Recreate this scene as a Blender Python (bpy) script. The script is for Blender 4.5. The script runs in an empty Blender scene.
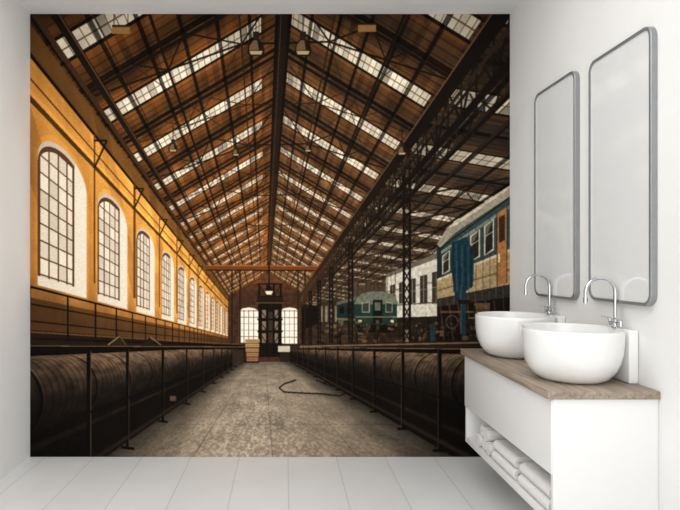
import bpy, bmesh, math, random
import numpy as np
from mathutils import Vector, Matrix
random.seed(4); rng=np.random.RandomState(7)

# ------------------------------------------------------------------ room constants (metres)
F=590.8; CAMZ=1.32; D=4.0
XL=-1.7265; XR=1.5234; HC=3.0; YB=-1.6

# =================================================================== MURAL PRINT (flat wallpaper picture)
S=3; MW,MH=480,443
W,H=MW*S,MH*S
VX,VY=264.0,346.0
jj,ii=np.mgrid[0:H,0:W]
px=(30+(ii+.5)/S).astype(np.float32); py=(14+(jj+.5)/S).astype(np.float32)
a=px-VX; b=VY-py
a=np.where(np.abs(a)<1e-3,1e-3,a); b=np.where(np.abs(b)<1e-3,1e-3,b)
C=np.zeros((H,W,3),np.float32); C[:]=(24,18,14)

def hsh(x,y,s=0.0):
    v=np.sin(x*127.1+y*311.7+s*74.7)*43758.5453
    return v-np.floor(v)
def vn(x,y,s=0.0):
    x=x.astype(np.float64) ; y=y.astype(np.float64)
    xi=np.floor(x); yi=np.floor(y); fx=x-xi; fy=y-yi
    fx=fx*fx*(3-2*fx); fy=fy*fy*(3-2*fy)
    return ((hsh(xi,yi,s)*(1-fx)+hsh(xi+1,yi,s)*fx)*(1-fy)+(hsh(xi,yi+1,s)*(1-fx)+hsh(xi+1,yi+1,s)*fx)*fy)
def fbm(x,y,s=0.0,o=4):
    r=0;am=.5;tt=0
    for k in range(o):
        r=r+am*vn(x*2**k,y*2**k,s+k); tt+=am; am*=.5
    return r/tt
def put(mask,col):
    if isinstance(col,tuple): C[mask]=col
    else: C[mask]=col[mask]
def colr(c,m):
    return np.stack([c[0]*m,c[1]*m,c[2]*m],-1).astype(np.float32)
def mixc(A,B,t):
    t=np.clip(t,0,1)[...,None]; return A*(1-t)+B*t
def plane(X0,Z0,X1,Z1):
    dX=X1-X0; dZ=Z1-Z0
    den=a*dZ-b*dX; den=np.where(np.abs(den)<1e-4,1e-4,den)
    t=(b*X0-a*Z0)/den
    return t,(Z0+t*dZ)/b
def poly(pts,col,al=1.0):
    P=np.array([((x-30)*S,(y-14)*S) for x,y in pts],float)
    j0=max(0,int(math.ceil(P[:,1].min()-.5))); j1=min(H-1,int(math.floor(P[:,1].max()-.5)))
    if j1<j0:
        j0=j1=int(min(max(P[:,1].mean(),0),H-1))
        if P[:,1].max()<0 or P[:,1].min()>H: return
        lo=np.array([P[:,0].min()]);hi=np.array([P[:,0].max()])
    else:
        r=np.arange(j0,j1+1)+.5
        lo=np.full(len(r),1e9); hi=np.full(len(r),-1e9); n=len(P)
        for k in range(n):
            p,q=P[k],P[(k+1)%n]
            if abs(p[1]-q[1])<1e-9: continue
            m=(r>=min(p[1],q[1]))&(r<=max(p[1],q[1]))
            x=p[0]+(r[m]-p[1])*(q[0]-p[0])/(q[1]-p[1])
            lo[m]=np.minimum(lo[m],x); hi[m]=np.maximum(hi[m],x)
    c=np.array(col,np.float32)
    for k in range(len(lo)):
        if hi[k]<lo[k] or hi[k]<0 or lo[k]>W: continue
        i0=max(0,int(math.ceil(lo[k]-.5))); i1=min(W,int(math.floor(hi[k]-.5))+1)
        if i1<=i0: i1=i0+1
        if i0>=W: continue
        j=j0+k
        if al>=1: C[j,i0:i1]=c
        else: C[j,i0:i1]=C[j,i0:i1]*(1-al)+c*al
def line(p,q,w,col,al=1.0,w2=None):
    if w2 is None: w2=w
    dx=q[0]-p[0]; dy=q[1]-p[1]; L=math.hypot(dx,dy)
    if L<1e-6: return
    nx,ny=-dy/L,dx/L
    w=max(w,.34); w2=max(w2,.34)
    poly([(p[0]+nx*w/2,p[1]+ny*w/2),(q[0]+nx*w2/2,q[1]+ny*w2/2),(q[0]-nx*w2/2,q[1]-ny*w2/2),(p[0]-nx*w/2,p[1]-ny*w/2)],col,al)
def PP(X,Y,Z): return (VX+X/Y,VY-Z/Y)
def seg(A,B,w,col,al=1.0):
    # pieces fade into warm dust haze with distance down the hall
    if abs(B[1]-A[1])>.9:
        n=7
        ys=[A[1]*(B[1]/A[1])**(k/n) for k in range(n+1)]
        pts=[tuple(A[i]+(B[i]-A[i])*(y-A[1])/(B[1]-A[1]) for i in range(3)) for y in ys]
        for p,q in zip(pts[:-1],pts[1:]): seg(p,q,w,col,al)
        return
    h=min(max(((A[1]+B[1])/2-1.1)/6.5,0),.40)
    c=tuple(col[i]*(1-h)+(126,86,52)[i]*h for i in range(3))
    line(PP(*A),PP(*B),w/A[1],c,al,w/B[1])
def rect(x0,y0,x1,y1,col,al=1.0): poly([(x0,y0),(x1,y0),(x1,y1),(x0,y1)],col,al)

EL=(-164.,225.); RG=(19.,334.); ER=(171.,240.); YF=4.55
grain=fbm(px*.35,py*.35,3)

def roofcol(t,Y,base,t0,t1,seed,dens=0.224,off=.776,bw=.023,npur=7,warm=1.0):
    pl=hsh(np.floor(t*30),np.floor(Y*9),seed)
    pl2=hsh(np.floor(Y*60),np.floor(t*4),seed+2)
    m=.46+.24*pl+.20*pl2+.26*(fbm(t*9,Y*7,seed,3)-.5)
    m=m*(.60+.66*np.clip((Y-.6)/2.2,0,1))
    fr=(Y*46)%1.0
    m=np.where(fr<.2,m*.66,m)
    col=colr(base,m)
    k=(Y-off)/dens; d=np.abs(k-np.round(k))*dens
    ids=np.round(k)
    sky=(d<bw)&(t>t0)&(t<t1)
    pane=((t*30)%1.0<.11)|(np.abs(d)<.0018)
    br=.80+.18*hsh(np.floor(t*30),ids,seed+5)+.22*(fbm(t*10,Y*24,seed+4,3)-.5)
    # panes get darker toward the ridge and eave
    br=br*(1-.22*np.clip(np.abs((t-t0)/(t1-t0)-.5)*2-.45,0,1))
    dirt=hsh(np.floor(t*30),ids,seed+9)
    br=np.where(dirt>.88,br*.72,br)
    sc=colr((250,238,218),np.clip(br,0,1.0)); sc=np.where(pane[...,None],sc*np.array([.52,.45,.38],np.float32),sc)
    col=np.where(sky[...,None],sc,col)
    edge=(d>=bw)&(d<bw+.008)
    col=np.where(edge[...,None],col*.4,col)
    gl=np.clip(1-(d-bw)/.06,0,1)*((t>t0)&(t<t1))
    col=col+np.where((sky|edge)[...,None],0,gl[...,None]*np.array([38,22,8],np.float32)*warm)
    d2=np.abs(k-.5-np.round(k-.5))*dens
    col=np.where((d2<.008)[...,None],col*.35,col)
    for tp in np.linspace(0.02,.98,npur):
        col=np.where((np.abs(t-tp)<.009)[...,None],col*.36,col)
    return col.astype(np.float32)

# second bay roof on the right side
t,Y=plane(185,262,520,205)
m=(t>0)&(t<1)&(b>0)&(Y>.3)&(Y<6)
put(m,roofcol(t,Y,(124,102,80),.03,.97,21,dens=.27,bw=.032,npur=9)*.85)
m=(a>40)&(b>-8)&(b<a*.42)
put(m,mixc(colr((66,51,38),.6+.6*grain),colr((30,24,19),.7+.5*grain),(px-330)/150))

# main roof
t,Y=plane(*EL,*RG); m=(t>=0)&(t<=1)&(b>0)&(Y>0)&(Y<YF+.1)
put(m,roofcol(t,Y,(170,112,60),.02,.88,1,warm=1.3))
t,Y=plane(*RG,*ER); m=(t>=0)&(t<=1)&(b>0)&(Y>0)&(Y<YF+.1)
put(m,roofcol(t,Y,(150,108,70),.06,.95,11))

# left wall
Y=np.where(a<-1,-164./a,1e3); Z=b*Y
m=(a<-1)&(Z>-6)&(Z<=226)&(Y<YF)
n1=fbm(Y*9,Z*.05,5); n2=fbm(Y*30,Z*.02,8)
sh=.82+.28*n1+.16*(n2-.5)
upper=colr((234,164,82),sh); mid=colr((212,148,76),sh); low=colr((150,104,60),sh)
wc=mixc(low,mid,(Z-20)/40.); wc=mixc(wc,upper,(Z-120)/70.)
wc=wc*(.88+.20*np.clip((Y-.7)/.8,0,1)-.22*np.clip((Y-2)/2.4,0,1))[...,None]
wc=np.where((Z>205)[...,None],wc*.5,wc)
wc=np.where(((Z>171)&(Z<176))[...,None],wc*.38,wc)
wc=np.where(((Z>176)&(Z<180))[...,None],wc*1.12,wc)
wc=np.where((Z<34)[...,None],wc*.62,wc)
wc=wc*np.where(((Y*2.2+Z*.004)%1.0<.22)&(Z>60),.88,1.0)[...,None]
wins=[(.725,.925),(.985,1.20),(1.285,1.50)]+[(1.60+.30*k,1.82+.30*k) for k in range(10)]
for (y0,y1) in wins:
    w=y1-y0; u=(Y-y0)/w
    ztop=138+23*np.sqrt(np.clip(1-((u-.5)/.5)**2,0,1))
    inn=(u>0)&(u<1)&(Z>44)&(Z<ztop)
    rev=inn&((u>.70)|(Z<51)|(Z>ztop-4))
    uu=u/.70
    gz=(Z-52)/(100.)
    mull=((uu*4)%1.0<.15)|((gz*8)%1.0<.09)|(uu<.06)|(uu>.93)|(Z>ztop-8)
    g=colr((242,230,212),.84+.16*hsh(np.floor(uu*4),np.floor(gz*8),y0))
    g=np.where(mull[...,None],np.array([92,62,44],np.float32),g)
    wc=np.where(inn[...,None],g,wc)
    rc=colr((244,233,216),.95+.05*(u-.7)); rc=np.where((Z>ztop-6)[...,None]&(u<.72)[...,None],rc*.86,rc)
    wc=np.where(rev[...,None],rc,wc)
    ed=(u>-.05)&(u<1.05)&(Z>40)&(Z<=ztop+5)&~inn
    wc=np.where(ed[...,None],wc*1.08,wc)
put(m,np.clip(wc,0,250).astype(np.float32))

# far gable wall
rz=np.where(a<19/YF,(225+(a*YF+164)/183.*109)/YF,(334-(a*YF-19)/152.*94)/YF)
m=(a>-164/YF)&(a<171/YF)&(b>-18)&(b<rz)
put(m,mixc(colr((70,47,33),.7+.6*grain),colr((122,80,46),.7+.5*grain),(b-52)/20.))
# floor
Zf=-78.; Y=np.where(b<-1,Zf/b,1e3); X=a*Y
m=(b<-1)&(Y<4.9)&(X>-118)&(X<137)
n=fbm(X*.04,Y*7,2,4); n3=fbm(X*.6,Y*75,6,3); n4=fbm(X*.12,Y*3,14,3)
fl=colr((172,157,139),.66+.28*n+.28*(n3-.5)+.16*(n4-.5))
cen=np.exp(-((X+8)/50.)**2)*np.clip(1.5-Y*.5,0,1)
fl=fl+(cen*24*(n3>.55))[...,None]+(cen*12)[...,None]
fl=np.where(((np.abs(X-6)<.6)|(np.abs(X+50)<.5)|(np.abs(X-66)<.5))[...,None],fl*.80,fl)
fl=np.where((np.abs((Y/.33)%1.0)<.025)[...,None],fl*.86,fl)
fl=fl*(1.0-.2*np.clip((Y-2.3)/2.2,0,1))[...,None]
fl=fl*(1-.62*np.clip((np.abs(X-9)-72)/50,0,1))[...,None]
put(m,np.clip(fl,0,235).astype(np.float32))

# trenches with long banded drums, both sides
for sgn,qe,Xc,Zc,Rc in ((-1,.70,-161.,-33.5,26.5),(1,.585,177.,-31.5,25.5)):
    aa=a*sgn; q=np.where(aa>1,-b/np.where(aa>1,aa,1),-1)
    m=(aa>18)&(q>=-.005)&(q<qe)
    base=colr((19,15,12),.7+.6*grain)
    A2=a*a+b*b; Bh=a*Xc+b*Zc; Cc=Xc*Xc+Zc*Zc-Rc*Rc
    disc=Bh*Bh-A2*Cc
    Yh=(Bh-np.sqrt(np.maximum(disc,0)))/A2
    hit=(disc>0)&(Yh>0)
    X=a*Yh; Z=b*Yh
    nx=(X-Xc)/Rc*(-sgn); nz=(Z-Zc)/Rc
    lam=np.clip(.25*nx+.97*nz,0,1)
    sh=.11+.20*np.clip(.8*nx+.2*nz+.15,0,1)+.82*lam**1.8
    hoop=(Yh/.022)%1.0; drum=(Yh/.20)%1.0
    sh=sh*(.86+.18*np.sin(hoop*math.pi))
    sh=np.where(hoop<.12,sh*.72,sh); sh=np.where(drum<.05,sh*.35,sh); sh=np.where((drum>.05)&(drum<.09),sh*1.35,sh)
    sh=sh*(.55+.8*fbm(Yh*30,np.arctan2(nz,nx)*6,4))*(.85+.3*hsh(np.floor(Yh/.2),np.floor(Yh*0),3))
    pc=colr((124,102,82),sh)
    cc=np.where(hit[...,None],pc,base)
    cc=np.where(((q>.43)&(q<.455))[...,None],cc*2.0,cc)
    cc=cc*(1-.30*np.clip((np.abs(a)-150)/90,0,1))[...,None]
    put(m,cc.astype(np.float32))

DK=(26,19,14); DK2=(46,33,24); BR=(84,58,36)
# ---- far wall details
def gridwin(x0,y0,x1,y1,nx,ny,arch=True):
    rect(x0,y0,x1,y1,(246,240,230))
    if arch:
        poly([(x0,y0),(x0+(x1-x0)*.2,y0-2.6),(x0+(x1-x0)*.5,y0-3.6),(x0+(x1-x0)*.8,y0-2.6),(x1,y0)],(238,230,218))
    for k in range(nx+1): line((x0+(x1-x0)*k/nx,y0-1),(x0+(x1-x0)*k/nx,y1),.6,(96,76,58))
    for k in range(ny+1): line((x0,y0+(y1-y0)*k/ny),(x1,y0+(y1-y0)*k/ny),.5,(110,90,70))
gridwin(239,311,258.5,343,4,5); gridwin(280,311,299,344,4,5)
rect(228,344,312,350,(54,41,31)); 
# central hoist tower standing in the aisle
rect(259,296,281,357,(30,22,17))
for (x0,x1) in ((262,266),(274.5,278)):
    for (y0,y1) in ((310,318),(321.5,330),(333.5,343)):
        rect(x0,y0,x1,y1,(132,116,98))
rect(268.5,312,272.5,343,(64,52,42))
for x in (259.2,267.2,273.7,280.8): line((x,284),(x,357),1.6,(20,15,11))
for y in (297,308,319.5,331.5,344,356): line((257.5,y),(282.5,y),1.6,(24,18,13))
for y0,y1 in ((284,297),(308,319.5),(319.5,331.5),(331.5,344)):
    line((259,y0),(267,y1),.7,(30,22,16)); line((281,y0),(274,y1),.7,(30,22,16))
poly([(256,303),(258,297),(282,297),(284,303)],(40,30,22)); line((256,303),(284,303),.8,(130,98,66)); line((257,284),(283,284),1.6,(24,18,13))
rect(236,348,259,363,(42,33,26))
for k in range(5):
    rect(245+k*.4,339+k*4.6,259.5-k*.3,342.8+k*4.6,(190-12*k,154-12*k,112-8*k))
    line((246,341+k*4.6),(259,341+k*4.6),.4,(90,62,38))
rect(233,350,243,365,(56,44,34)); rect(278,346,290,352,(196,188,174)); rect(280,352,290,362,(44,34,26))

# ---- trusses
for k in range(17,-1,-1):
    Yk=.888+.224*k
    if k%2==0 or k<6:
        al=.95
        seg((-160,Yk,222),(19,Yk,326),3.4,DK,al); seg((19,Yk,326),(169,Yk,236),3.4,DK,al)
    if k%2==0 or k<7:
        c=DK if k%2==0 else DK2; ws=1 if k%2==0 else .7
        seg((-150,Yk,222),(-20,Yk,268),1.7*ws,c,al); seg((165,Yk,236),(58,Yk,270),1.7*ws,c,al)
        seg((-20,Yk,268),(58,Yk,270),1.8*ws,c,al)
        seg((-20,Yk,268),(19,Yk,326),1.4*ws,c,al); seg((58,Yk,270),(19,Yk,326),1.4*ws,c,al)
        seg((-20,Yk,268),(-72,Yk,278),1.4*ws,c,al); seg((58,Yk,270),(95,Yk,284),1.4*ws,c,al)
        seg((-85,Yk,245),(-72,Yk,276),1.3*ws,c,al); seg((108,Yk,254),(98,Yk,280),1.3*ws,c,al)
        seg((-85,Yk,245),(-118,Yk,250),1.3*ws,c,al); seg((108,Yk,254),(132,Yk,262),1.3*ws,c,al)
for k in range(0,12,2):
    Y0=.888+.224*k; Y1=Y0+.448
    seg((-118,Y0,250),(-20,Y1,268),1.1,DK2,.75); seg((-20,Y0,268),(-118,Y1,250),1.1,DK2,.6)
    seg((132,Y0,262),(58,Y1,270),1.1,DK2,.75); seg((58,Y0,270),(132,Y1,262),1.1,DK2,.6)
for (X,Z,w,c) in ((-85,246,2.4,DK),(108,254,2.4,DK),(-20,268,1.4,DK2),(58,270,1.4,DK2),(-125,242,1.0,DK2),(140,246,1.0,DK2)):
    seg((X,.6,Z),(X,4.4,Z),w,c,.95)
# ridge walkway girder
seg((19,.6,318),(19,4.3,318),15,(32,24,17),.96); seg((12.5,.6,318),(12.5,4.3,318),3.2,(18,14,11)); seg((25,.6,318),(25,4.3,318),3.2,(18,14,11)); seg((16.5,.6,318),(16.5,4.3,318),1.0,(88,66,46),.8)
# left eave crane beam
seg((-151,.6,240),(-151,YF,240),7.0,(29,21,15)); seg((-158,.6,228),(-158,YF,228),4.0,(66,45,28)); seg((-146,.6,236),(-146,YF,236),1.2,(96,68,44))
seg((-163,.6,203),(-163,YF,203),2.4,DK)
for Yk in (.955,1.245,1.255,1.55,1.86,2.16,2.46):
    seg((-162,Yk,202),(-162,Yk,60),1.6,(96,62,34),.9)
for Yk in (.955,1.245,1.55,1.86,2.16,2.46,2.76,3.06):
    seg((-162,Yk,170),(-150,Yk,196),1.8,DK,.9); seg((-162,Yk,196),(-150,Yk,196),1.8,DK,.9)
seg((-160,.6,183),(-160,YF,183),1.2,(80,54,34),.9)
# far tie beam with lamp
line((206,267.5),(327,268.5),4.0,(112,66,32)); line((206,265.6),(327,266.4),.8,(164,104,56)); line((206,270),(327,270.8),1,(34,24,17))
line((269,262),(269,286),1.2,DK)
poly([(265,291),(267,286),(271,286),(273,291)],(30,22,17)); poly([(265,291),(273,291),(271.5,294.5),(266.5,294.5)],(232,222,198))
for x in (232,240,298,305): line((x,270),(x,345),1.1,(40,30,22))

# ---- right crane girder with lattice
for XX,c in ((192,(44,35,28)),(172,(24,18,14))):
    for k in range(64):
        Y0=.5+.062*k; Y1=Y0+.062
        if XX==192 and k%2: continue
        seg((XX,Y0,236),(XX,Y0,196),1.8,c,.95)
        if k%2: seg((XX,Y0,236),(XX,Y1,196),1.9,c,.95)
        else: seg((XX,Y0,196),(XX,Y1,236),1.9,c,.95)
    seg((XX,.5,198),(XX,YF,198),6.0,c); seg((XX,.5,176),(XX,YF,176),3.0,c)
for k in range(40):
    Y0=.5+.1*k; seg((172,Y0,198),(172,Y0+.05,176),1.6,DK,.9); seg((172,Y0+.05,176),(172,Y0+.1,198),1.6,DK,.9)
seg((171,.5,238),(171,YF,238),11,(25,19,14)); seg((165.5,.5,241),(165.5,YF,241),1.3,(104,80,58)); seg((178,.5,230),(178,YF,230),3,(50,38,28))
seg((171,.5,214),(171,YF,214),2.2,(30,22,17))
for k in range(9):
    Y0=1.25+.3*k
    seg((176,Y0,185),(420,Y0,232),2.4,DK,.9); seg((176,Y0,165),(420,Y0,200),1.6,DK,.9)
    for j in range(7):
        X0=180+j*34; zz=185+(X0-176)*47/244.; z2=165+(X0+17-176)*35/244.
        seg((X0,Y0,zz),(X0+17,Y0,z2),1.3,DK,.85); seg((X0+17,Y0,z2),(X0+34,Y0,zz+6),1.3,DK,.85)

# ---- yard buildings beyond the columns
poly([(386,278),(444,256),(444,316),(386,318)],(204,198,186))
poly([(386,274),(444,250),(444,256),(386,278)],(110,102,92))
poly([(386,291),(444,279),(444,281),(386,293)],(150,142,130))
for x0 in (390,399,409,420,432):
    w=5+ (x0-390)*.08; yt=286-(x0-390)*.32
    poly([(x0,yt),(x0+w,yt-1.8),(x0+w,303),(x0,304)],(62,55,49)); line((x0+w/2,yt),(x0+w/2,303),.5,(160,150,138)); line((x0,(yt+303)/2),(x0+w,(yt+302)/2),.5,(160,150,138))
line((386,306),(444,302),1.2,(90,80,70)); rect(318,300,352,335,(62,50,40))
for x in range(320,352,5): rect(x,306,x+2.6,322,(160,148,130),.7)
rect(352,285,386,300,(80,68,54))
for k in range(16):
    x=332+k*4.2; line((x,250+k*.2),(x+1,330),.6,(50,40,32),.7)
# small coach
def P2(L,dx=0,dy=0,s=1.0,ox=374,oy=312): return [((x-ox)*s+ox+dx,(y-oy)*s+oy+dy) for x,y in L]
s_=1.04; dx_=0; dy_=-1.5
def sc(L,c,al=1): poly(P2(L,dx_,dy_,s_),c,al)
sc([(338,306),(357,301),(357,326),(338,325)],(34,48,42)); sc([(338,304),(357,298),(357,302),(338,307)],(96,96,84))
for x in (341,348): sc([(x,309),(x+4,308.4),(x+4,315),(x,315)],(18,20,18))
sc([(338,319),(357,320),(357,322),(338,321)],(112,102,76))
sc([(356,326),(356,304),(359,299.5),(364,296.5),(370,295),(382,295),(389,296.5),(394,300),(396,305),(396,326)],(36,58,52))
sc([(354.5,306),(358,299),(363,295.6),(370,294),(383,294),(390,295.8),(395,299.5),(397.5,306),(394,302.5),(389,299),(382,297.4),(370,297.4),(364,299),(359,302)],(108,110,98))
sc([(362,304.5),(370,303.5),(370,314),(362,314)],(138,138,122)); sc([(363,305.5),(369,304.8),(369,313),(363,313)],(54,62,56))
sc([(373,302),(382,302),(382,325),(373,325)],(20,26,23)); sc([(374.5,304),(380.5,304),(380.5,312),(374.5,312)],(96,102,92))
sc([(385,303.5),(392,304.5),(392,314),(385,314)],(138,138,122)); sc([(386,304.8),(391,305.6),(391,313),(386,313)],(52,60,54))
sc([(356,317.5),(396,317.5),(396,319),(356,319)],(120,108,80))
sc([(359,321),(362,321),(362,324),(359,324)],(236,214,160)); sc([(390,321),(393,321),(393,324),(390,324)],(236,214,160))
sc([(357,326),(396,326),(394,333),(359,333)],(20,16,13)); sc([(376,321),(379,321),(379,332),(376,332)],(50,42,34))
# big coach on stands
poly([(437,246),(450,230),(512,188),(512,262),(437,287)],(58,74,74))
poly([(437,246),(444,241),(444,284),(437,287)],(34,46,47))
poly([(437,244),(447,228),(455,222),(512,184),(512,195),(455,233),(440,248)],(150,142,128))
poly([(447,228),(455,222),(512,184),(512,187),(455,226)],(192,184,168))
line((440,248.5),(512,196),1.3,(30,30,28))
poly([(441,251),(512,203.5),(512,207),(441,254.5)],(122,130,122))
poly([(437,279),(512,248),(512,286),(437,301)],(162,142,110))
poly([(437,279),(512,248),(512,251),(437,281.5)],(198,184,156))
poly([(437,290),(512,268),(512,270),(437,291.6)],(114,98,74))
poly([(437,299),(512,284),(512,297),(437,307)],(52,50,46))
for k in range(11): line((440+k*7,300-k*1.4),(440+k*7,306.5-k*.9),.7,(96,92,82),.8)
for k in range(8): line((462+k*7,236-k*4.6),(462+k*7,297-k*1.4),.35,(40,44,43),.6)
def cw(x0,x1,yt0,yt1,yb0,yb1,c1=(188,184,168),c2=(44,39,34)):
    poly([(x0,yt0),(x1,yt1),(x1,yb1),(x0,yb0)],c1)
    e=1.2; poly([(x0+e,yt0+e),(x1-e,yt1+e),(x1-e,yb1-e),(x0+e,yb0-e)],c2)
    poly([(x0+e,yt0+e),(x1-e,yt1+e),(x0+e,(yt0+yb0)/2)],(124,118,102),.7)
    line((x0,yt0+(yb0-yt0)*.38),(x1,yt1+(yb1-yt1)*.38),.7,c1)
cw(442,450,256,250,275,271); cw(470,480,236,229,262,257); cw(484,494,226,219,256,250)
poly([(497,214),(507,207),(507,283),(497,286)],(156,112,70)); poly([(499,218),(505,214),(505,240),(499,243)],(58,47,38)); line((497,214),(497,286),.8,(46,37,30)); line((507,207),(507,283),.8,(46,37,30)); rect(498,254,500,262,(220,200,160))
poly([(452,242),(459,240),(466,237),(472,248),(474,262),(473,286),(466,291),(462,301),(455,296),(450,262)],(30,56,68))
for k in range(7): line((453+k*3,243+k*.6),(454+k*2.9,292-k*.6),1.0,(62,92,102) if k%2 else (18,32,38),.75)
poly([(437,307),(512,297),(512,344),(437,344)],(26,20,16))
for k in range(8): line((440+k*9,303-k*.5),(444+k*9,340),1.6,(74,58,42),.85)
for cx_ in (452,500):
    for i in range(16):
        a1=i*math.pi/8; a2=(i+1)*math.pi/8; line((cx_+6*math.cos(a1),322+6.5*math.sin(a1)),(cx_+6*math.cos(a2),322+6.5*math.sin(a2)),1.3,(84,70,56))
rect(440,311,512,313,(98,78,56)); rect(474,303,490,318,(112,92,66),.8); line((474,310),(490,310),.7,(40,30,22))
# machinery and blue stanchion in front of it
rect(461,286,466,343,(34,58,68)); line((461,286),(461,343),.7,(84,108,114)); rect(458,300,471,304,(34,27,21)); rect(468,318,482,342,(40,32,25)); line((468,318),(482,318),1,(128,104,78)); line((475,318),(475,306),1.6,(30,23,18))
rs=random.Random(3)
for k in range(240):
    x=rs.uniform(316,508); y=rs.uniform(320,343); w=rs.uniform(1,6); h=rs.uniform(.7,4); g=rs.uniform(.15,1.0)
    rect(x,y,x+w,min(y+h,345),(124*g,102*g,78*g),.75)
for k in range(34):
    x=rs.uniform(320,508); h=rs.uniform(6,20); line((x,344),(x+rs.uniform(-3,3),344-h),.9,(22,17,13))
rect(430,324,435,342,(40,58,62)); rect(404,330,411,342,(190,176,150),.6)
m=(px>315)&(py>185)&(py<346)&(b<a*.80)
gg=(.76+.44*fbm(px*.5,py*.5,33,4)); C[m]=C[m]*gg[m][...,None]
# columns
for Yc,w in ((1.20,7.0),(1.98,7.5),(2.55,8),(3.1,8),(3.7,8)):
    A=PP(171,Yc,205);B=PP(171,Yc,5); ww=w/Yc
    line((A[0]-ww*.45,A[1]),(B[0]-ww*.45,B[1]),ww*.4,DK); line((A[0]+ww*.55,A[1]),(B[0]+ww*.55,B[1]),ww*.4,DK)
    n=14
    for k in range(n):
        y0=A[1]+(B[1]-A[1])*k/n; y1=A[1]+(B[1]-A[1])*(k+1)/n
        line((A[0]-ww*.45,y0),(A[0]+ww*.55,y1),ww*.2,DK); line((A[0]+ww*.55,y0),(A[0]-ww*.45,y1),ww*.2,DK)
    line((A[0]+22/Yc,A[1]+4/Yc),(A[0],A[1]+34/Yc),2.5/Yc,DK)

# ---- platform edges & railings
poly([(30,330),(243,345),(243,348),(30,347)],(40,29,21))
line((30,332),(243,345),1.4,(108,80,54)); line((30,338.5),(243,346),2.2,(22,17,13))
for Zr,w in ((38,1.5),(27,1.0),(16,1.0)):
    seg((-150,.6,Zr),(-150,YF,Zr),w,DK)
for k in range(32):
    Yk=.64+.125*k; seg((-150,Yk,38),(-150,Yk,5),1.3,DK)
line((30,348.5),(244,348.5),4.4,(19,14,11),1,1.6); line((30,346),(244,347),.7,(130,106,82))
poly([(112,345),(118,333),(124,345)],(46,36,28)); line((108,345),(120,336),1.4,(140,114,84)); line((126,345),(119,335),1.4,(90,70,50)); poly([(140,346),(150,337),(156,346)],(40,31,24)); line((150,337),(161,345),1.2,(130,104,74))
poly([(300,345),(512,339),(512,351),(300,348)],(42,32,25))
line((300,346.5),(512,342),1.5,(124,102,80)); line((300,348.5),(512,353),1.6,(18,14,11),1,5.5); line((300,347.6),(512,349.5),.6,(146,124,100))
for Yk in (.60,.77,1.04,1.36,1.72,2.1,2.5,2.9,3.3,3.8):
    A=PP(-105,Yk,-3);B=PP(-105,Yk,-78)
    line(A,B,2.6/Yk,(13,10,8)); line((A[0]+1.1/Yk,A[1]),(B[0]+1.1/Yk,B[1]),.5/Yk,(84,68,54))
    line((B[0]-5/Yk,B[1]),(B[0]+5/Yk,B[1]+1.2/Yk),2.0/Yk,(13,10,8))
for Yk in (.735,.93,1.17,1.45,1.75,2.1,2.5,2.9,3.3,3.8):
    A=PP(129,Yk,-3);B=PP(129,Yk,-77)
    line(A,B,3.0/Yk,(13,10,8)); line((A[0]-1.2/Yk,A[1]),(B[0]-1.2/Yk,B[1]),.5/Yk,(84,68,54)); line((B[0]-5/Yk,B[1]),(B[0]+5/Yk,B[1]),2.0/Yk,(13,10,8))
seg((-105,.5,-40),(-105,4.5,-40),1.2,(15,11,9)); seg((129,.5,-38),(129,4.5,-38),1.4,(15,11,9))
seg((-108,.6,-72),(-108,4.5,-72),3.0,(48,39,32),.8); seg((131,.6,-71),(131,4.5,-71),3.0,(50,41,33),.8)
pts=[(296,380),(284,384),(279,388),(284,392),(300,393),(322,394),(340,396),(346,393),(338,388),(325,384),(316,380)]
for p,q in zip(pts[:-1],pts[1:]): line(p,q,1.3,(26,22,18))
rect(180,405,184,409,(60,50,42)); rect(170,396,176,401,(90,78,64))
# hanging lamps
for x,y,s in ((256,46,1.1),(303,46,1.1),(173,147,.6),(402,150,.6),(236,152,.45),(308,148,.45)):
    line((x,y-34*s),(x,y-8*s),.8,(16,12,9))
    rect(x-2.8*s,y-13*s,x+2.8*s,y-5*s,(44,35,28))
    poly([(x-3*s,y-6*s),(x+3*s,y-6*s),(x+6.6*s,y-1*s),(x+8.0*s,y+5*s),(x+6.2*s,y+9*s),(x-6.2*s,y+9*s),(x-8.0*s,y+5*s),(x-6.6*s,y-1*s)],(34,26,20))
    poly([(x-2.2*s,y-5*s),(x+1.2*s,y-5*s),(x+2.6*s,y+4*s),(x-6.4*s,y+4*s),(x-5.6*s,y-.5*s)],(112,92,70))
    poly([(x-6*s,y+4.6*s),(x+6*s,y+4.6*s),(x+4.8*s,y+8*s),(x-4.8*s,y+8*s)],(176,154,120))
for x,y in ((121,30),(367,28)):
    rect(x-9,y-5,x+9,y+4,(150,114,72)); rect(x-9,y-5,x+9,y-3,(44,34,26)); line((x-7,y-16),(x-7,y-5),.7,DK); line((x+7,y-16),(x+7,y-5),.7,DK)
# print finish: slight lens softness, faded blacks, grain
for _ in range(2):
    Pd=np.pad(C,((1,1),(0,0),(0,0)),mode='edge'); C=.25*Pd[:-2]+.5*Pd[1:-1]+.25*Pd[2:]
    Pd=np.pad(C,((0,0),(1,1),(0,0)),mode='edge'); C=.25*Pd[:,:-2]+.5*Pd[:,1:-1]+.25*Pd[:,2:]
C*= (1-.12*np.clip((60-py)/60,0,1))[...,None]
C*= (.92+.16*fbm(px*1.3,py*1.3,9,2))[...,None].astype(np.float32)
x=np.clip(C/255.,0,1); x=x*.70+.30*(x*x*(3-2*x))
x=x*np.array([1.015,1.0,.965],np.float32)
x=.010+x*.97
C=np.clip(x*255,5,250)
buf=np.ones((H,W,4),np.float32); buf[...,:3]=C[::-1]/255.
img=bpy.data.images.new("mural_print",W,H,alpha=False); img.colorspace_settings.name='sRGB'
img.pixels.foreach_set(buf.ravel()); img.update(); img.pack()

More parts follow.
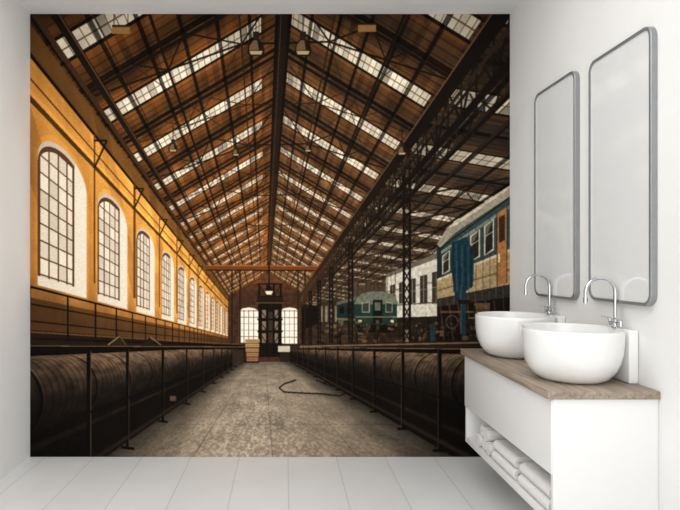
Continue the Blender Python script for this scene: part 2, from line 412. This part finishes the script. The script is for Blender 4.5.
# =================================================================== materials
def mat(name,col,rough=.5,metal=0.,noise=0.,nscale=8.,bump=0.,coat=0.):
    m=bpy.data.materials.new(name); m.use_nodes=True; nt=m.node_tree; bs=nt.nodes['Principled BSDF']
    bs.inputs['Base Color'].default_value=(*col,1); bs.inputs['Roughness'].default_value=rough; bs.inputs['Metallic'].default_value=metal
    if coat: bs.inputs['Coat Weight'].default_value=coat; bs.inputs['Coat Roughness'].default_value=.08
    if noise or bump:
        tc=nt.nodes.new('ShaderNodeTexCoord'); nz=nt.nodes.new('ShaderNodeTexNoise'); nz.inputs['Scale'].default_value=nscale; nz.inputs['Detail'].default_value=5
        nt.links.new(tc.outputs['Object'],nz.inputs['Vector'])
        if noise:
            cr=nt.nodes.new('ShaderNodeValToRGB'); e=cr.color_ramp.elements
            e[0].position=.3; e[1].position=.7
            e[0].color=(*[c*(1-noise) for c in col],1); e[1].color=(*[min(1,c*(1+noise*.4)) for c in col],1)
            nt.links.new(nz.outputs['Fac'],cr.inputs['Fac']); nt.links.new(cr.outputs['Color'],bs.inputs['Base Color'])
        if bump:
            bp=nt.nodes.new('ShaderNodeBump'); bp.inputs['Strength'].default_value=bump; bp.inputs['Distance'].default_value=.004
            nt.links.new(nz.outputs['Fac'],bp.inputs['Height']); nt.links.new(bp.outputs['Normal'],bs.inputs['Normal'])
    return m
M_wall=mat('white_plaster',(.84,.838,.828),.8,noise=.03,nscale=3,bump=.05)
M_ceil=mat('ceiling_paint',(.84,.84,.83),.9,noise=.02)
M_cab=mat('white_lacquer',(.80,.80,.795),.4,noise=.01)
M_in=mat('cabinet_inner',(.72,.72,.72),.5,noise=.02)
M_cer=mat('white_ceramic',(.84,.84,.83),.12,coat=.4,noise=.01)
M_chr=mat('chrome',(.60,.61,.63),.12,1.,noise=.02)
M_frm=mat('brushed_metal',(.32,.33,.34),.35,.6,noise=.06,nscale=40)
M_tow=mat('towel_terry',(.80,.79,.78),.95,noise=.08,nscale=120,bump=.9)
# wood
M_wood=bpy.data.materials.new('oak_top'); M_wood.use_nodes=True; nt=M_wood.node_tree; bs=nt.nodes['Principled BSDF']
tc=nt.nodes.new('ShaderNodeTexCoord'); mp=nt.nodes.new('ShaderNodeMapping'); mp.inputs['Scale'].default_value=(34,2.2,34)
nz=nt.nodes.new('ShaderNodeTexNoise'); nz.inputs['Scale'].default_value=1.6; nz.inputs['Detail'].default_value=7; nz.inputs['Distortion'].default_value=.8
cr=nt.nodes.new('ShaderNodeValToRGB'); e=cr.color_ramp.elements; e[0].position=.32; e[0].color=(.20,.155,.115,1); e[1].position=.72; e[1].color=(.40,.325,.25,1)
nt.links.new(tc.outputs['Object'],mp.inputs['Vector']); nt.links.new(mp.outputs['Vector'],nz.inputs['Vector']); nt.links.new(nz.outputs['Fac'],cr.inputs['Fac']); nt.links.new(cr.outputs['Color'],bs.inputs['Base Color']); bs.inputs['Roughness'].default_value=.5
# mirror
M_mir=bpy.data.materials.new('frosted_mirror'); M_mir.use_nodes=True; nt=M_mir.node_tree; nt.nodes.clear()
out=nt.nodes.new('ShaderNodeOutputMaterial'); mx=nt.nodes.new('ShaderNodeMixShader'); df=nt.nodes.new('ShaderNodeBsdfDiffuse'); gl=nt.nodes.new('ShaderNodeBsdfGlossy')
df.inputs['Color'].default_value=(.80,.812,.808,1); gl.inputs['Color'].default_value=(.9,.9,.9,1); gl.inputs['Roughness'].default_value=.09; mx.inputs[0].default_value=.16
nt.links.new(df.outputs[0],mx.inputs[1]); nt.links.new(gl.outputs[0],mx.inputs[2]); nt.links.new(mx.outputs[0],out.inputs[0])
# floor tiles
M_fl=bpy.data.materials.new('floor_tiles'); M_fl.use_nodes=True; nt=M_fl.node_tree; bs=nt.nodes['Principled BSDF']; bs.inputs['Roughness'].default_value=.42
tc=nt.nodes.new('ShaderNodeTexCoord'); sp=nt.nodes.new('ShaderNodeSeparateXYZ'); nt.links.new(tc.outputs['Object'],sp.inputs[0])
def mth(op,x,y=None):
    n=nt.nodes.new('ShaderNodeMath'); n.operation=op
    for i,v in enumerate((x,y)):
        if v is None: continue
        if isinstance(v,(int,float)): n.inputs[i].default_value=v
        else: nt.links.new(v,n.inputs[i])
    return n.outputs[0]
u=mth('DIVIDE',mth('ADD',sp.outputs[0],10*.328-.02),.328); fu=mth('FRACT',u); du=mth('MINIMUM',fu,mth('SUBTRACT',1.,fu))
v=mth('DIVIDE',mth('ADD',sp.outputs[1],8.0),1.2); fv=mth('FRACT',v); dv=mth('MINIMUM',fv,mth('SUBTRACT',1.,fv))
seam=mth('MAXIMUM',mth('LESS_THAN',du,.009),mth('LESS_THAN',dv,.0025))
wn=nt.nodes.new('ShaderNodeTexWhiteNoise'); wn.noise_dimensions='2D'; cb=nt.nodes.new('ShaderNodeCombineXYZ'); nt.links.new(mth('FLOOR',u),cb.inputs[0]); nt.links.new(mth('FLOOR',v),cb.inputs[1]); nt.links.new(cb.outputs[0],wn.inputs['Vector'])
nz=nt.nodes.new('ShaderNodeTexNoise'); nz.inputs['Scale'].default_value=4; nz.inputs['Detail'].default_value=8; nt.links.new(tc.outputs['Object'],nz.inputs['Vector'])
val=mth('ADD',mth('ADD',.70,mth('MULTIPLY',wn.outputs['Value'],.03)),mth('MULTIPLY',nz.outputs['Fac'],.08))
val=mth('MULTIPLY',val,mth('SUBTRACT',1.,mth('MULTIPLY',seam,.24)))
cc=nt.nodes.new('ShaderNodeCombineColor'); nt.links.new(val,cc.inputs[0]); nt.links.new(mth('MULTIPLY',val,1.0),cc.inputs[1]); nt.links.new(mth('MULTIPLY',val,.995),cc.inputs[2]); nt.links.new(cc.outputs[0],bs.inputs['Base Color'])
# mural
M_mu=bpy.data.materials.new('mural_wallpaper'); M_mu.use_nodes=True; nt=M_mu.node_tree; bs=nt.nodes['Principled BSDF']; bs.inputs['Roughness'].default_value=.9; bs.inputs['Specular IOR Level'].default_value=.05
ti=nt.nodes.new('ShaderNodeTexImage'); ti.image=img; ti.extension='EXTEND'; nt.links.new(ti.outputs['Color'],bs.inputs['Base Color'])

# =================================================================== mesh helpers
def link(o,parent=None):
    bpy.context.scene.collection.objects.link(o)
    if parent: o.parent=parent
    return o
def smooth(me):
    for p in me.polygons: p.use_smooth=True
def box(name,x0,x1,y0,y1,z0,z1,m,bev=0.,parent=None,seg_=3):
    bm=bmesh.new(); bmesh.ops.create_cube(bm,size=1)
    for v in bm.verts: v.co=Vector(((x0+x1)/2+v.co.x*(x1-x0),(y0+y1)/2+v.co.y*(y1-y0),(z0+z1)/2+v.co.z*(z1-z0)))
    if bev: bmesh.ops.bevel(bm,geom=bm.edges[:],offset=bev,segments=seg_,profile=.5,affect='EDGES')
    me=bpy.data.meshes.new(name); bm.to_mesh(me); bm.free(); me.materials.append(m)
    if bev and seg_>2: 
        smooth(me)
        try: me.set_sharp_from_angle(angle=math.radians(35))
        except Exception: pass
    return link(bpy.data.objects.new(name,me),parent)
def empty(name): 
    o=bpy.data.objects.new(name,None); o.empty_display_size=.1; return link(o)
def mesh(name,vs,fs,m,parent=None,sm=True):
    me=bpy.data.meshes.new(name); me.from_pydata(vs,[],fs); me.update(); me.materials.append(m)
    bm=bmesh.new(); bm.from_mesh(me); bmesh.ops.recalc_face_normals(bm,faces=bm.faces); bm.to_mesh(me); bm.free()
    if sm:
        smooth(me)
        try: me.set_sharp_from_angle(angle=math.radians(40))
        except Exception: pass
    return link(bpy.data.objects.new(name,me),parent)
def tube(path,r,n=14):
    vs=[];fs=[];P=[Vector(p) for p in path]; rr=r if isinstance(r,list) else [r]*len(P)
    up=Vector((0,1,0))
    for i,p in enumerate(P):
        t=(P[min(i+1,len(P)-1)]-P[max(i-1,0)]).normalized()
        s=t.cross(up)
        if s.length<1e-3: s=t.cross(Vector((1,0,0)))
        s.normalize(); w=s.cross(t).normalized()
        for k in range(n):
            an=2*math.pi*k/n; vs.append(tuple(p+(s*math.cos(an)+w*math.sin(an))*rr[i]))
    for i in range(len(P)-1):
        for k in range(n):
            fs.append((i*n+k,i*n+(k+1)%n,(i+1)*n+(k+1)%n,(i+1)*n+k))
    fs.append(tuple(range(n))); fs.append(tuple((len(P)-1)*n+k for k in range(n)))
    return vs,fs
def join_geo(parts):
    V=[];Fc=[]
    for vs,fs in parts:
        o=len(V); V+=vs; Fc+=[tuple(i+o for i in f) for f in fs]
    return V,Fc

# =================================================================== room shell
box('floor',XL-.12,XR+.12,YB,D+.12,-.1,0,M_fl)
box('ceiling',XL-.12,XR+.12,YB,D+.12,HC,HC+.1,M_ceil)
box('wall_back',XL-.12,XR+.12,D+.004,D+.12,0,HC,M_wall)
box('wall_left',XL-.12,XL,YB,D+.004,0,HC,M_wall)
box('wall_right',XR,XR+.12,YB,D+.004,0,HC,M_wall)
mu=box('wall_mural',XL+.001,XR-.001,D,D+.004,.001,HC-.001,M_mu)
uvl=mu.data.uv_layers.new(name='UVMap')
for p in mu.data.polygons:
    for li in p.loop_indices:
        co=mu.data.vertices[mu.data.loops[li].vertex_index].co
        uvl.data[li].uv=((co.x-XL)/(XR-XL),co.z/HC)

# =================================================================== vanity
van=empty('bathroom_vanity')
CT=.795; y0,y1=2.395,3.588; xf=1.066
box('countertop',xf,XR-.001,y0,y1,CT-.033,CT,M_wood,.002,van)
bx=1.092; zb=.235; zt=CT-.033; by0,by1=y0+.012,y1-.012
box('side_panel_1',bx,XR-.001,by0,by0+.022,zb,zt,M_cab,.0015,van)
box('side_panel_2',bx,XR-.001,by1-.022,by1,zb,zt,M_cab,.0015,van)
box('bottom_shelf',bx,XR-.001,by0+.022,by1-.022,zb,zb+.035,M_cab,.0015,van)
box('divider_shelf',bx+.02,XR-.001,by0+.022,by1-.022,.445,.463,M_cab,.001,van)
box('back_panel',XR-.02,XR-.002,by0+.022,by1-.022,zb+.035,zt,M_in,0,van)
box('drawer_front',bx-.006,bx+.014,by0+.004,by1-.004,.452,zt-.006,M_cab,.002,van)
box('drawer_box',bx+.014,XR-.06,by0+.03,by1-.03,.468,zt-.02,M_in,0,van)

# towels: each one a folded sheet with a rounded fold at the front
def fold_section(xa,xb,z,th,n):
    t=th*.90
    cl=[]
    for k in range(n):
        zc=z+th*(k+.5)
        xs=[xb-.004*k, xa+th*.5] if k%2==0 else [xa+th*.5, xb-.004*k]
        cl.append((xs[0],zc)); cl.append((xs[1],zc))
        if k<n-1:
            s=-1 if k%2==0 else 1; cx=xs[1]; zc2=zc+th/2
            for j in range(1,8):
                an=-math.pi/2+math.pi*j/8; cl.append((cx+s*th*.5*math.cos(an),zc2+th*.5*math.sin(an)))
    L=[];Rr=[]
    for i,p in enumerate(cl):
        p0=cl[max(i-1,0)]; p1=cl[min(i+1,len(cl)-1)]; dx=p1[0]-p0[0]; dz=p1[1]-p0[1]; l=math.hypot(dx,dz) or 1
        nx,nz=-dz/l,dx/l; L.append((p[0]+nx*t/2,p[1]+nz*t/2)); Rr.append((p[0]-nx*t/2,p[1]-nz*t/2))
    return L,Rr
def folded(xa,xb,ya,yb,z,th,n,):
    L,Rr=fold_section(xa,xb,z,th,n); vs=[];fs=[];m=len(L)
    for y in (ya,yb):
        vs+=[(p[0],y,p[1]) for p in L]+[(p[0],y,p[1]) for p in Rr]
    o=2*m
    for i in range(m-1):
        fs+=[(i,i+1,o+i+1,o+i),(m+i,o+m+i,o+m+i+1,m+i+1),(i,m+i,m+i+1,i+1),(o+i,o+i+1,o+m+i+1,o+m+i)]
    fs+=[(0,o,o+m,m),(m-1,2*m-1,o+2*m-1,o+m-1)]
    return vs,fs
zs=zb+.0355
for i,(ya,yb) in enumerate(((2.46,2.78),(2.83,3.13))):
    e=empty('folded_towels' if i==0 else 'folded_towels.001')
    for k in range(2):
        o=mesh('towel_%d'%(k+1),*folded(1.105+.006*k,1.40,ya+.004*k,yb-.006*k,zs+k*.056,.028,2),M_tow,e)
        md=o.modifiers.new('soft','BEVEL'); md.width=.004; md.segments=2; md.limit_method='ANGLE'
def roll(yc,zc,R,xa,xb):
    pts=[];N=90;turn=4.2
    for i in range(N+1):
        f=i/N; r=.008+(R-.008)*f; an=f*turn*2*math.pi
        pts.append((yc+r*math.cos(an),zc+r*math.sin(an),r,an))
    vs=[];fs=[];th=(R-.008)/turn*.82
    for (y,z,r,an) in pts:
        ri=max(r-th,.001); yi=yc+ri*math.cos(an); zi=zc+ri*math.sin(an)
        vs+=[(xa,y,z),(xb,y,z),(xb,yi,zi),(xa,yi,zi)]
    for i in range(N):
        o=i*4;p=o+4
        for k in range(4): fs.append((o+k,o+(k+1)%4,p+(k+1)%4,p+k))
    fs.append((0,1,2,3)); fs.append((N*4,N*4+1,N*4+2,N*4+3))
    return vs,fs
R=.037
mesh('rolled_towels',*join_geo([roll(3.20,zs+R,R,1.10,1.38),roll(3.277,zs+R,R,1.105,1.38),roll(3.354,zs+R,R,1.10,1.38),roll(3.238,zs+R*2.75,R,1.10,1.38),roll(3.315,zs+R*2.75,R,1.108,1.38)]),M_tow)

# =================================================================== basins
def basin(name,cx,cy,z):
    e=empty(name)
    prof=[(0,.0),(.120,.0),(.140,.003),(.165,.018),(.190,.048),(.207,.085),(.217,.130),(.221,.175),(.222,.212),(.2215,.222),(.2185,.228),(.2145,.229),(.2105,.226),(.209,.216),(.207,.19),(.198,.13),(.175,.08),(.13,.048),(.07,.036),(.024,.033),(0,.033)]
    n=72; vs=[];fs=[]; sx=.94
    idx=[]
    for r,h in prof:
        if r==0: vs.append((cx,cy,z+h)); idx.append([len(vs)-1])
        else:
            row=[]
            for k in range(n):
                an=2*math.pi*k/n; vs.append((cx+r*sx*math.cos(an),cy+r*1.02*math.sin(an),z+h)); row.append(len(vs)-1)
            idx.append(row)
    for A,B in zip(idx[:-1],idx[1:]):
        for k in range(n):
            k2=(k+1)%n
            if len(A)==1: fs.append((A[0],B[k],B[k2]))
            elif len(B)==1: fs.append((A[k],A[k2],B[0]))
            else: fs.append((A[k],A[k2],B[k2],B[k]))
    me=mesh('bowl',vs,fs,M_cer,e)
    for p in me.data.polygons: p.use_smooth=True
    box('tap_ledge',cx+.192,XR-.002,cy-.12,cy+.12,z,z+.230,M_cer,.006,e)
    vs,fs=[],[]
    n=24
    for (r,h) in ((.0,.036),(.020,.036),(.022,.0345)):
        for k in range(n): vs.append((cx+r*math.cos(2*math.pi*k/n),cy+r*math.sin(2*math.pi*k/n),z+h+.0005))
    for i in range(2):
        for k in range(n): fs.append((i*n+k,i*n+(k+1)%n,(i+1)*n+(k+1)%n,(i+1)*n+k))
    mesh('drain',vs,fs,M_chr,e)
    return e
def faucet(name,y,z):
    xb,xs=1.487,1.353; r=(xb-xs)/2; zt_=1.182
    path=[(xb,y,z+.002),(xb,y,z+.06),(xb,y,z+.11),(xb,y,zt_)]
    for k in range(1,17):
        an=math.pi*k/16; path.append((xb-r+r*math.cos(an),y,zt_+r*.98*math.sin(an)))
    path.append((xs,y,zt_-.025))
    parts=[tube(path,.0075)]
    parts.append(tube([(xs,y,zt_-.022),(xs,y,zt_-.046)],.0095))
    parts.append(tube([(xb,y,z),(xb,y,z+.004),(xb,y,z+.006),(xb,y,z+.022),(xb,y,z+.026)],[.021,.021,.014,.0135,.009]))
    for s in (-1,1):
        parts.append(tube([(xb,y+.0,z+.02),(xb,y+s*.042,z+.02)],.0068))
        parts.append(tube([(xb,y+s*.042,z+.006),(xb,y+s*.042,z+.034),(xb,y+s*.042,z+.038)],[.0095,.0095,.006]))
        parts.append(tube([(xb,y+s*.042,z+.034),(xb-.035,y+s*.05,z+.044)],[.005,.0038]))
    return mesh(name,*join_geo(parts),M_chr)
for i,cy in enumerate((2.66,3.32)):
    basin('wash_basin' if i==0 else 'wash_basin.001',1.288,cy,CT+.0005)
    faucet('faucet' if i==0 else 'faucet.001',cy,CT+.0005+.2305)

# =================================================================== mirrors
def rr(ya,yb,za,zb_,r,n=10):
    pts=[]
    for (cy,cz,a0) in ((yb-r,zb_-r,0),(ya+r,zb_-r,90),(ya+r,za+r,180),(yb-r,za+r,270)):
        for k in range(n+1):
            an=math.radians(a0+90*k/n); pts.append((cy+r*math.cos(an),cz+r*math.sin(an)))
    return pts
def mirror(name,ya,yb,za,zb_):
    e=empty(name); x_out=1.496; x_w=XR-.001; x_g=1.503
    w=.014; O=rr(ya,yb,za,zb_,.055); I=rr(ya+w,yb-w,za+w,zb_-w,.055-w); n=len(O)
    b2=.003; O2=rr(ya+b2,yb-b2,za+b2,zb_-b2,.052)
    loops=[[(x_w,)+p for p in O],[(x_out+b2,)+p for p in O],[(x_out,)+p for p in O2],[(x_out,)+p for p in I],[(x_g,)+p for p in I],[(x_w,)+p for p in I]]
    vs=[v for L in loops for v in L]; fs=[]
    for i in range(6):
        j=(i+1)%6
        for k in range(n): fs.append((i*n+k,i*n+(k+1)%n,j*n+(k+1)%n,j*n+k))
    mesh('frame',vs,fs,M_frm,e)
    G=rr(ya+w,yb-w,za+w,zb_-w,.055-w)
    vs=[(x_g,)+p for p in G]+[(x_w-.004,)+p for p in G]; fs=[tuple(range(n)),tuple(range(2*n-1,n-1,-1))]+[(k,(k+1)%n,n+(k+1)%n,n+k) for k in range(n)]
    g=mesh('glass',vs,fs,M_mir,e,sm=False)
    return e
mirror('wall_mirror',2.415,2.915,1.135,2.30)
mirror('wall_mirror.001',3.05,3.55,1.12,2.32)

# =================================================================== lights
def area(name,loc,rot,sx,sy,e,col=(1,1,1)):
    l=bpy.data.lights.new(name,'AREA'); l.shape='RECTANGLE'; l.size=sx; l.size_y=sy; l.energy=e; l.color=col
    o=bpy.data.objects.new(name,l); o.location=loc; o.rotation_euler=rot; return link(o)
area('rear_fill',(-.1,YB+.05,1.5),(math.radians(90),0,0),3.1,2.8,56,(1,.994,.982))  # added fill light across the open rear end; no window is built there
area('overhead_fill',(-.2,1.9,HC-.02),(0,0,0),2.4,2.6,40,(1,.996,.988))  # added soft fill under the ceiling, not an actual fixture
wd=bpy.data.worlds.new('daylight'); bpy.context.scene.world=wd; wd.use_nodes=True
wd.node_tree.nodes['Background'].inputs[0].default_value=(1,.995,.99,1); wd.node_tree.nodes['Background'].inputs[1].default_value=1.0

# =================================================================== camera
cam=bpy.data.cameras.new('camera'); cam.sensor_width=36; cam.lens=F/680*36
cam.shift_x=(340-285)/680; cam.shift_y=(262-255)/680
co=bpy.data.objects.new('camera',cam); co.location=(0,0,CAMZ); co.rotation_euler=(math.radians(90),0,0); link(co)
bpy.context.scene.camera=co
bpy.context.scene.view_settings.view_transform='Standard'
